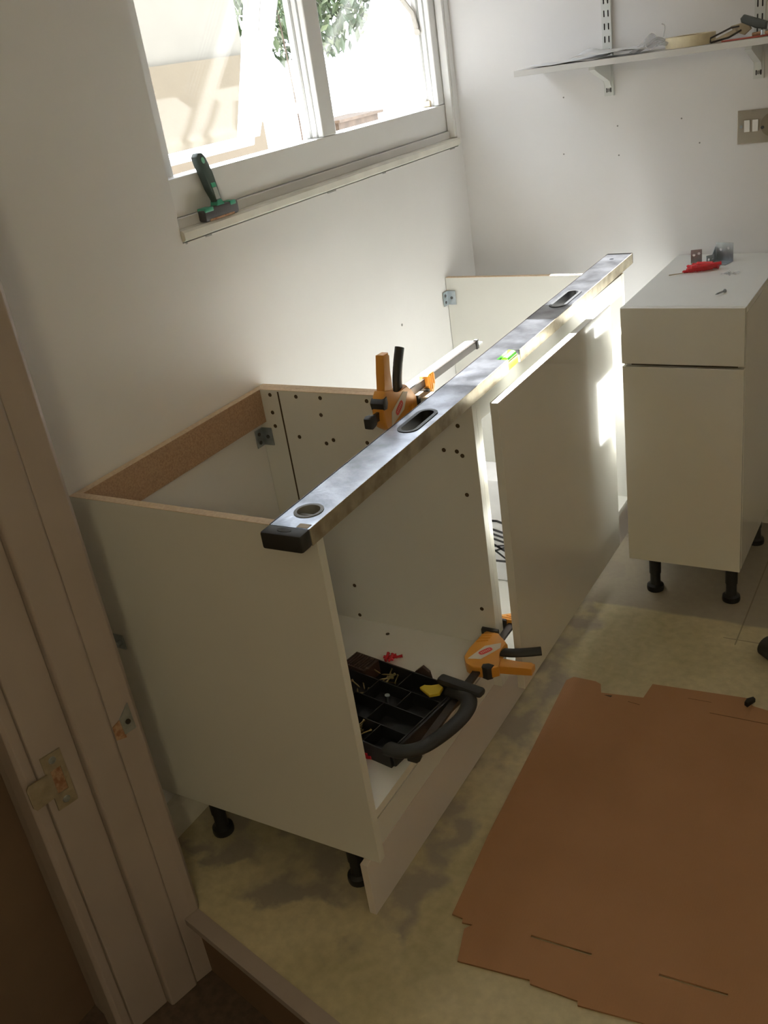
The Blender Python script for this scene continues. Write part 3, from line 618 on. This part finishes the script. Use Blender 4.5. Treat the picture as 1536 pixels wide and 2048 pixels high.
# contents: every screw its own object
def screw_mesh(L=0.032, r=0.0016):
    bm = new_bm(); add_lathe(bm, [(0.0003, 0), (r, 0.006), (r, L - 0.005), (0.0035, L - 0.0006), (0.0036, L), (0.001, L - 0.0004)], (0, 0, 0), (1, 0, 0), 8)
    finish(bm); me = bpy.data.meshes.new('wood_screw'); bm.to_mesh(me); bm.free(); me.materials.append(M_brass); me.shade_smooth(); return me
SM = screw_mesh()
rnd = random.Random(9)
def screw_at(x, y, z, rz, ry, label):
    o = bpy.data.objects.new('wood_screw', SM); COL.objects.link(o); p = MT @ Vector((x, y, z)); o.location = p; o.rotation_euler = (0, ry, rz)
    return tag(o, label, 'screw', 'brass coloured screws loose in the organiser compartments')
for (cx_, cy_, n, lab) in ((-0.028, 0.083, 12, 'brassy screw among the loose screws in the back compartment of the black organiser'), (0.02, -0.086, 13, 'brassy screw among the loose screws in the near compartment of the black organiser'),
                           (-0.06, 0.03, 5, 'brassy screw among the few screws in the middle of the black organiser')):
    for k in range(n):
        a = rnd.uniform(0, 2 * PI); dx, dy = rnd.uniform(-0.012, 0.012), rnd.uniform(-0.006, 0.006)
        screw_at(cx_ + dx - 0.015 * math.cos(a), cy_ + dy - 0.012 * math.sin(a), 0.008 + 0.0022 * k, a * 0.5 if k % 2 else a, rnd.uniform(-0.12, 0.12), lab)
bm = new_bm(); add_lathe(bm, [(0.0055, 0), (0.0055, 0.002), (0.002, 0.0022)], MT @ Vector((0.018, 0.030, 0.032)), (0.1, 0, 1), 16)
add_cyl(bm, MT @ Vector((0.018, 0.030, 0.032)), MT @ Vector((0.014, 0.030, 0.008)), 0.0025)
tag(obj('bolt', bm, M_zinc), 'single bright bolt head upright in the centre of the black organiser', 'bolt')
bm = new_bm(); add_prism(bm, [(0.078, 0.070), (0.112, 0.058), (0.128, 0.074), (0.122, 0.094), (0.108, 0.098), (0.098, 0.084), (0.082, 0.082)], 0.0415, 0.050, lambda a, b, t: MT @ Vector((a, b, t)), 0.002)
tag(obj('knife_grip', bm, M_yellow), 'yellow plastic grip lying on the corner of the black organiser', 'tool')
# standing brown card
bm = new_bm(); add_prism(bm, [(0.440, 0), (0.478, 0), (0.470, 0.022), (0.452, 0.034), (0.434, 0.014)], 0.410, 0.418, lambda a, b, t: Vector((a + (b * 0.2), t + 0.0, tz + b)), 0.001)
tag(obj('drill_index', bm, M_board), 'small dark brown plastic holder standing behind the black organiser', 'holder')
# red wall plug clusters
def plug(bm, c, d, L=0.026, r=0.0034):
    d = Vector(d).normalized()
    add_lathe(bm, [(0.0022, 0), (r, 0.004), (r * 0.8, 0.008), (r, 0.012), (r * 0.8, 0.016), (r, 0.020), (r, L - 0.002), (r + 0.001, L)], Vector(c) - d * L / 2, d, 8)
def plug_cluster(c, n, spread, lab, group='red plastic wall plugs'):
    for k in range(n):
        a = rnd.uniform(0, PI); bm = new_bm(); plug(bm, (c[0] + rnd.uniform(-spread, spread), c[1] + rnd.uniform(-spread, spread), c[2] + 0.0042 + 0.0044 * (k // 2)), (math.cos(a), math.sin(a), 0.05))
        tag(obj('wall_plug', bm, M_redpl, None, True), lab, 'wall plug', group)
plug_cluster((0.352, 0.452, tz), 6, 0.010, 'red wall plug in the pile behind the organiser on the shelf', 'red plugs behind the organiser')
plug_cluster((0.272, 0.300, tz + 0.041), 4, 0.008, 'red wall plug lying on the back left of the organiser', 'red plugs on the organiser')
plug_cluster((0.466, 0.138, tz), 4, 0.007, 'red wall plug at the front of the organiser near the side panel', 'red plugs in front of the organiser')
plug_cluster((0.478, 0.096, tz), 3, 0.006, 'red wall plug on bare shelf close to the front corner', 'red plugs near the shelf corner')

# ------------------------------------------------------------------ things on the drawer cabinet
rp = thing('wall_plug_strip', 'bundle of bright red wall plugs on top of the drawer cabinet', 'wall plugs', (0.77, 1.62, H))
for k in range(10):
    bm = new_bm()
    if k < 6:
        a0 = 0.50 + rnd.uniform(-0.16, 0.16); f = k / 5; c_ = (0.752 + 0.052 * f, 1.590 + 0.030 * f + rnd.uniform(-0.010, 0.010))
    else:
        a0 = -0.30 + rnd.uniform(-0.12, 0.12); f = (k - 6) / 3; c_ = (0.750 + 0.045 * f, 1.652 - 0.018 * f + rnd.uniform(-0.008, 0.008))
    plug(bm, (c_[0], c_[1], H + 0.0045 + 0.0055 * (k % 3)), (math.cos(a0), math.sin(a0), 0.02), 0.046, 0.0044)
    obj('plug', bm, M_redpl, rp, True)
bm = new_bm(); add_cyl(bm, (0.703, 1.558, H + 0.003), (0.738, 1.575, H + 0.004), 0.0014); obj('match_stick', bm, M_wood, rp)
def lbracket(label, P, rz, h, wd, dp, extra=False):
    b = thing('angle_bracket', label, 'bracket', P)
    M = Matrix.Translation(P) @ Matrix.Rotation(rz, 4, 'Z')
    up = Matrix(((1, 0, 0, 0), (0, 0, 1, 0), (0, 1, 0, 0), (0, 0, 0, 1)))
    plate('upright_flange', rect(-wd / 2, wd / 2, 0.0, h), [ellipse(-wd * 0.22, h * 0.62, 0.0038, 0.0038, 12), ellipse(wd * 0.22, h * 0.70, 0.0038, 0.0038, 12)], -0.001, 0.001, M_zinc, b, M=M @ up)
    plate('base_flange', rect(-wd / 2, wd / 2, -dp, -0.001), [ellipse(0, -dp * 0.55, 0.004, 0.004, 12)], 0.0002, 0.0022, M_zinc, b, M=M)
    if extra:
        bm = new_bm(); add_prism(bm, [(-0.004, 0.0022), (-dp, 0.0022), (-0.004, h * 0.8)], -wd / 2, -wd / 2 + 0.0015, lambda a, c, t: M @ Vector((t, a, c))); obj('gusset', bm, M_zinc, b)
    return b
lbracket('small zinc angle bracket standing behind the red wall plugs', (0.742, 1.700, H), 0.3, 0.038, 0.030, 0.022)
lbracket('larger zinc corner bracket on the drawer cabinet, right of the red plugs', (0.815, 1.715, H), -0.25, 0.052, 0.050, 0.045, True)
lbracket('zinc angle bracket leaning beside the larger bracket on the drawer cabinet', (0.788, 1.665, H), 0.9, 0.030, 0.026, 0.026)
bm = new_bm()
d = Vector((0.05, 0.07, 0.0)).normalized()
add_lathe(bm, [(0.0004, 0), (0.0022, 0.008), (0.0022, 0.030), (0.0048, 0.036), (0.0050, 0.0375), (0.0015, 0.037)], (0.872, 1.352, H + 0.005), (0.42, 0.9, 0.0), 12)
tag(obj('single_screw', bm, M_zinc, None, True), 'lone silver screw lying near the front of the drawer cabinet top', 'screw')
bm = new_bm()
for k in range(5): plug(bm, (0.845 + 0.008 * k, 1.565 + 0.010 * math.sin(k * 2), H + 0.0036), (math.cos(k), math.sin(k), 0), 0.018, 0.0026)
tag(obj('clear_plug', bm, M_film), 'scatter of clear plastic plug offcuts beside the red plugs', 'offcuts', kind='stuff')

# ------------------------------------------------------------------ shelf on the far wall
SF, SZ = 1.635, 1.411
bm = new_bm(); add_box(bm, 0.262, 1.60, SF, D - 0.016, SZ - 0.0155, SZ, bev=0.001)
sh = tag(obj('wall_shelf', bm, mat('shelf_white', (0.66, 0.65, 0.645), 0.5, var=0.02)), 'white wall shelf on twin slot brackets at upper right', 'shelf')
for i, xc in enumerate((0.477, 0.878)):
    up_ = thing('shelf_upright', ('left' if i == 0 else 'right') + ' white twin slot upright screwed to the far wall', 'shelf upright', (xc, D - 0.006, 1.7))
    slots = []
    zz = 1.325
    while zz < 2.1:
        for s_ in (-0.0058, 0.0058): slots.append(stadium(xc + s_, zz, 0.0019, 0.0085, 4))
        zz += 0.032
    MU = Matrix(((1, 0, 0, 0), (0, 0, 1, 0), (0, 1, 0, 0), (0, 0, 0, 1)))
    plate('slotted_face', rect(xc - 0.0125, xc + 0.0125, 1.308, 2.12), slots, D - 0.0125, D - 0.0110, M_bracket, up_, M=MU)
    for s_ in (-1, 1):
        bm = new_bm(); add_box(bm, xc + s_ * 0.0125 - 0.0007, xc + s_ * 0.0125 + 0.0007, D - 0.0124, D - 0.0002, 1.308, 2.12); obj('channel_side', bm, M_bracket, up_)
    bm = new_bm(); add_box(bm, xc - 0.0115, xc + 0.0115, D - 0.003, D - 0.0005, 1.309, 2.119); obj('channel_back', bm, M_slot, up_)
    br = thing('shelf_bracket', ('left' if i == 0 else 'right') + ' white shelf bracket arm hooked under the wall shelf', 'bracket', (xc, D - 0.09, SZ - 0.02))
    bm = new_bm(); add_prism(bm, [(D - 0.0132, SZ - 0.016), (SF + 0.025, SZ - 0.016), (SF + 0.022, SZ - 0.024), (SF + 0.05, SZ - 0.034), (D - 0.03, SZ - 0.062), (D - 0.0132, SZ - 0.082)], xc - 0.0085, xc + 0.0085, lambda a, b, t: Vector((t, a, b)), 0.001)
    obj('bracket_arm', bm, M_bracket, br)
    bm = new_bm(); add_cyl(bm, (xc, D - 0.0128, SZ - 0.088), (xc, D - 0.0155, SZ - 0.088), 0.0045); obj('screw', bm, M_grey, br)
# papers
def sheet(name, label, x0, x1, y0, y1, z, curl, seed, m=M_paper, nx=14, ny=6, grp=None):
    r = random.Random(seed); ph = r.uniform(0, 6); bm = new_bm(); g = []
    for i in range(nx + 1):
        row = []
        for j in range(ny + 1):
            u_, v_ = i / nx, j / ny
            zz = z + curl * (0.5 + 0.5 * math.sin(u_ * 5 + v_ * 3 + ph)) * (0.3 + v_) + curl * 0.6 * (0.5 + 0.5 * math.sin(u_ * 11 - v_ * 4 + ph))
            row.append(bm.verts.new((x0 + (x1 - x0) * u_ + 0.02 * v_, y0 + (y1 - y0) * v_ - 0.008 * math.sin(u_ * 4 + ph), zz)))
        g.append(row)
    for i in range(nx):
        for j in range(ny): bm.faces.new([g[i][j], g[i + 1][j], g[i + 1][j + 1], g[i][j + 1]])
    o = obj(name, bm, m, None, True); md = o.modifiers.new('solid', 'SOLIDIFY'); md.thickness = 0.0006
    return tag(o, label, 'paper', grp)
sheet('paper_sheet', 'white paper lying flat at the left end of the wall shelf', 0.29, 0.50, SF + 0.004, D - 0.03, SZ + 0.0015, 0.006, 1)
sheet('paper_sheet', 'curled white paper beside the left shelf upright, overlapping the front edge', 0.42, 0.625, SF - 0.004, D - 0.04, SZ + 0.010, 0.010, 2)
sheet('plastic_wrap', 'crumpled clear plastic wrap left of the masking tape', 0.585, 0.675, SF + 0.002, SF + 0.08, SZ + 0.002, 0.022, 5, M_film, 16, 8)
bm = new_bm(); add_tube(bm, spline([(0.660, SF + 0.06, SZ + 0.03), (0.664, SF + 0.06, SZ + 0.055), (0.656, SF + 0.06, SZ + 0.062)], 4), 0.0016, 6); tag(obj('plastic_tail', bm, M_film), 'thin curled plastic end sticking up behind the masking tape', 'wrap')
tp = thing('masking_tape', 'cream roll of masking tape lying flat on the wall shelf', 'tape roll', (0.727, SF + 0.067, SZ))
o = plate('tape_roll', ellipse(0.727, SF + 0.067, 0.062, 0.062, 40), [ellipse(0.727, SF + 0.067, 0.041, 0.041, 40)], SZ + 0.0006, SZ + 0.0265, M_tape, tp); o = plate('core', ellipse(0.727, SF + 0.067, 0.0408, 0.0408, 40), [ellipse(0.727, SF + 0.067, 0.038, 0.038, 40)], SZ + 0.0006, SZ + 0.0255, M_tapecore, tp)
# tools at the right end of the shelf
sq = thing('try_square', 'small pale handled tool with a dark frame lying right of the masking tape', 'tool', (0.84, SF + 0.05, SZ))
bm = new_bm(); add_prism(bm, [(0.789, 0.006), (0.845, 0.026), (0.849, 0.016), (0.794, 0.000)], SF + 0.030, SF + 0.052, lambda a, b, t: Vector((a, t, SZ + 0.001 + b)), 0.002); obj('pale_handle', bm, M_wood, sq)
bm = new_bm(); add_tube(bm, [(0.786, SF + 0.028, SZ + 0.003), (0.786, SF + 0.028, SZ + 0.013), (0.835, SF + 0.028, SZ + 0.030), (0.855, SF + 0.028, SZ + 0.031)], 0.0022, 8); add_tube(bm, [(0.786, SF + 0.028, SZ + 0.003), (0.83, SF + 0.028, SZ + 0.009), (0.86, SF + 0.028, SZ + 0.022)], 0.0022, 8); obj('dark_frame', bm, M_steelbar, sq)
pl = thing('putty_knife', 'pale tool with a dark grey grip propped on the shelf clutter', 'tool', (0.89, SF + 0.06, SZ))
bm = new_bm(); add_prism(bm, [(0.828, 0.032), (0.868, 0.038), (0.878, 0.020), (0.862, 0.008), (0.852, 0.012), (0.832, 0.024)], SF + 0.055, SF + 0.066, lambda a, b, t: Vector((a, t, SZ + 0.001 + b)), 0.002); obj('blade', bm, M_wood, pl)
bm = new_bm(); add_prism(bm, [(0.852, 0.046), (0.860, 0.054), (0.915, 0.032), (0.913, 0.014), (0.888, 0.020), (0.854, 0.037)], SF + 0.050, SF + 0.070, lambda a, b, t: Vector((a, t, SZ + 0.001 + b)), 0.003); obj('grip', bm, mat('dark_slate_plastic', (0.07, 0.08, 0.08), 0.5, var=0.1), pl)
bm = new_bm(); add_tube(bm, spline([(0.815, SF + 0.015, SZ + 0.0025), (0.85, SF + 0.02, SZ + 0.0025), (0.90, SF + 0.013, SZ + 0.003), (0.94, SF + 0.022, SZ + 0.0035), (1.0, SF + 0.02, SZ + 0.003)], 5), 0.0022, 8); tag(obj('wire', bm, mat('reddish_wire', (0.30, 0.06, 0.04), 0.5, var=0.1)), 'short reddish wire along the shelf front edge', 'wire')
pr = thing('pliers', 'dark small pliers lying under the shelf clutter', 'pliers', (0.93, SF + 0.03, SZ))
for s_ in (-1, 1):
    bm = new_bm(); add_tube(bm, spline([(0.885, SF + 0.035, SZ + 0.008), (0.915, SF + 0.035 + 0.004 * s_, SZ + 0.009), (0.945, SF + 0.035 + 0.016 * s_, SZ + 0.008), (0.99, SF + 0.035 + 0.018 * s_, SZ + 0.006)], 4), 0.0045, 8); obj('handle', bm, M_rust, pr, True)
bm = new_bm(); add_cyl(bm, (0.912, SF + 0.035, SZ + 0.004), (0.912, SF + 0.035, SZ + 0.016), 0.009); obj('pivot', bm, M_zinc, pr)

# ------------------------------------------------------------------ chrome switch plate
so = thing('switched_socket', 'polished chrome switch plate with white rockers on the far wall', 'socket', (0.897, D, 1.19))
MW = Matrix(((1, 0, 0, 0), (0, 0, 1, 0), (0, 1, 0, 0), (0, 0, 0, 1)))
bm = new_bm(); add_box(bm, 0.825, 0.971, D - 0.0055, D - 0.0003, 1.147, 1.233, bev=0.002); obj('plate', bm, M_chrome, so)
for xa in (0.8515, 0.8725):
    bm = new_bm(); add_box(bm, xa - 0.0075, xa + 0.0075, D - 0.0105, D - 0.0057, 1.178, 1.208, bev=0.001); obj('rocker_switch', bm, M_white, so)
for xa in (0.836, 0.960):
    bm = new_bm(); add_lathe(bm, [(0.0042, 0), (0.0040, 0.0012), (0.001, 0.0014)], (xa, D - 0.0056, 1.192), (0, -1, 0), 14); obj('screw', bm, M_zinc, so)
bm = new_bm(); add_lathe(bm, [(0.030, 0), (0.030, 0.0008), (0.001, 0.0009)], (0.915, D - 0.0056, 1.192), (0, -1, 0), 30); obj('socket_outlet', bm, mat('dull_chrome', (0.32, 0.28, 0.21), 0.3, 1.0, var=0.05), so)
bm = new_bm(); add_cyl(bm, (0.890, D - 0.0064, 1.186), (0.890, D - 0.0085, 1.186), 0.004); obj('indicator', bm, M_slot, so)

# ------------------------------------------------------------------ scraper on the sill
sr = thing('scraper', 'green and black scraper standing on the window sill', 'scraper', (-0.008, 0.6, 1.241))
bm = new_bm(); add_box(bm, -0.0195, 0.0035, 0.545, 0.660, 1.2412, 1.268, bev=0.005); hd = obj('blade_head', bm, mat('dark_grey_head', (0.05, 0.045, 0.045), 0.5, var=0.1), sr, True)
for y0, y1 in ((0.546, 0.574), (0.632, 0.652)):
    bm = new_bm(); add_box(bm, -0.0195, 0.0042, y0, y1, 1.260, 1.2695, bev=0.002); obj('green_trim', bm, M_green, hd, True)
bm = new_bm(); add_box(bm, 0.0030, 0.0044, 0.556, 0.64, 1.2414, 1.2455); o = obj('blade_edge', bm, M_rust, hd)
def hdl(a, b, t):   # lean back onto the frame
    return Vector((-0.0085 - (b - 1.265) * 0.16 + t, a, b))
bm = new_bm(); add_prism(bm, [(0.596, 1.266), (0.612, 1.266), (0.611, 1.30), (0.610, 1.335), (0.606, 1.366), (0.598, 1.376), (0.586, 1.377), (0.577, 1.370), (0.577, 1.355), (0.584, 1.33), (0.588, 1.30)], -0.008, 0.010, hdl, 0.0035); obj('handle', bm, mat('dark_green_grip', (0.04, 0.06, 0.05), 0.5, var=0.1), sr, True)
bm = new_bm(); add_prism(bm, [(0.590, 1.267), (0.616, 1.267), (0.610, 1.278), (0.596, 1.278)], -0.009, 0.0108, hdl, 0.001); obj('green_collar', bm, M_green, sr)
bm = new_bm(); add_prism(bm, [(0.5935, 1.280), (0.6075, 1.280), (0.6065, 1.304), (0.5935, 1.304)], 0.0101, 0.0112, hdl); obj('grey_inset', bm, mat('pale_grey_inset', (0.30, 0.31, 0.28), 0.5, var=0.05), sr)
bm = new_bm(); add_prism(bm, [(0.5925, 1.305), (0.6065, 1.305), (0.606, 1.314), (0.5925, 1.314)], 0.0101, 0.0114, hdl); obj('green_band', bm, M_green, sr)
bm = new_bm(); add_prism(bm, ellipse(0.592, 1.361, 0.0048, 0.0065, 16), 0.0101, 0.0114, hdl); obj('hanging_hole', bm, mat('mint_hole', (0.20, 0.50, 0.38), 0.5, var=0.05), sr)

# ------------------------------------------------------------------ cardboard on the floor
cb = thing('cardboard_sheet', 'flattened brown cardboard sheet lying on the bare floor', 'cardboard', (1.0, 0.4, 0.0))
outl = [(0.629, 0.812), (0.642, 0.832), (0.700, 0.832), (0.716, 0.825), (0.728, 0.792), (0.830, 0.806), (0.836, 0.866), (1.065, 0.884), (1.075, 0.858), (1.11, 0.852), (1.75, 0.93), (1.75, -0.03), (1.069, -0.034), (0.964, -0.046), (0.961, -0.038), (0.874, -0.040), (0.87, -0.033), (0.735, -0.049), (0.716, 0.020), (0.727, 0.034), (0.706, 0.031), (0.703, 0.040), (0.680, 0.041), (0.66, 0.26), (0.645, 0.55)]
def slot(p, q, wd):
    p = Vector(p); q = Vector(q); d = (q - p).normalized(); n = Vector((-d.y, d.x)) * wd / 2
    return [tuple(p + n), tuple(p - n), tuple(q - n), tuple(q + n)]
slots = [slot((0.838, 0.054), (0.953, 0.059), 0.005), slot((1.073, 0.066), (1.187, 0.073), 0.005)]
sheet_o = plate('board', outl, slots, 0.0012, 0.0046, M_card, cb)
for (p, q, wd) in (((0.99, 0.800), (1.16, 0.803), 0.002), ((0.80, 0.779), (0.83, 0.776), 0.0016), ((0.93, 0.838), (0.985, 0.840), 0.0014)):
    bm = new_bm(); add_prism(bm, slot(p, q, wd), 0.0046, 0.0050, lambda a, b, t: Vector((a, b, t))); obj('crease', bm, mat('crease_shadow_brown', (0.16, 0.075, 0.03), 0.9, var=0.1) if 'crease_shadow_brown' not in MATS else MATS['crease_shadow_brown'], cb)
bm = new_bm(); add_prism(bm, [(0.738, 0.785), (0.757, 0.789), (0.756, 0.782)], 0.0046, 0.0051, lambda a, b, t: Vector((a, b, t))); obj('torn_nick', bm, M_hole, cb)
# black scraps
bm = new_bm(); add_prism(bm, [(1.058, 0.852), (1.066, 0.846), (1.079, 0.872), (1.073, 0.878), (1.060, 0.866)], 0.0052, 0.018, lambda a, b, t: Vector((a, b, t)), 0.002)
tag(obj('plastic_scrap', bm, M_black), 'small black plastic piece on the top edge of the cardboard', 'scrap')
tl = thing('rubber_mallet', 'black rounded tool head on the floor at the right edge of view', 'tool', (1.12, 1.0, 0.0))
bm = new_bm(); q = spline([(1.060, 1.082, 0.030), (1.085, 1.062, 0.029), (1.135, 1.02, 0.028), (1.20, 0.965, 0.028)], 5); add_tube(bm, q, [0.018] + [0.0275] * (len(q) - 1), 20); obj('head', bm, M_blackm, tl, True)
bm = new_bm(); add_tube(bm, [(1.150, 0.985, 0.020), (1.132, 0.93, 0.014), (1.118, 0.895, 0.012)], [0.014, 0.012, 0.010], 12); obj('handle', bm, M_black, tl, True)

# ------------------------------------------------------------------ small scuffs and plugs in the walls
for (x, y, z, ax) in ((0, 1.293, 0.945, 'x'),):
    pass
for i, (x, z) in enumerate(((0.338, 1.317), (0.329, 1.161), (0.495, 1.225), (0.676, 1.228), (0.496, 1.145), (0.725, 1.16))):
    bm = new_bm(); add_cyl(bm, (x, D - 0.0002, z), (x, D - 0.0010, z), 0.0022, 10)
    o = obj('nail_hole', bm, M_grey); tag(o, 'tiny grey nail hole in the bare far wall below the shelf', 'nail hole', 'nail holes in the far wall')

bm = new_bm(); add_cyl(bm, (-0.0018, 1.293, 0.791), (-0.0008, 1.293, 0.791), 0.004, 10)
tag(obj('wall_mark', bm, M_grey), 'small grey scuff mark on the window wall above the clamp bar', 'mark')
sl = [o for o in bpy.data.objects if o.name == 'window_sill'][0]
for y0, y1 in ((0.470, 0.476), (0.535, 0.556), (1.02, 1.06), (1.30, 1.318), (1.72, 1.752)):
    bm = new_bm(); add_box(bm, -0.0019, -0.0010, y0, y1, 1.2125, 1.2155); obj('paint_chip', bm, M_grey, sl)
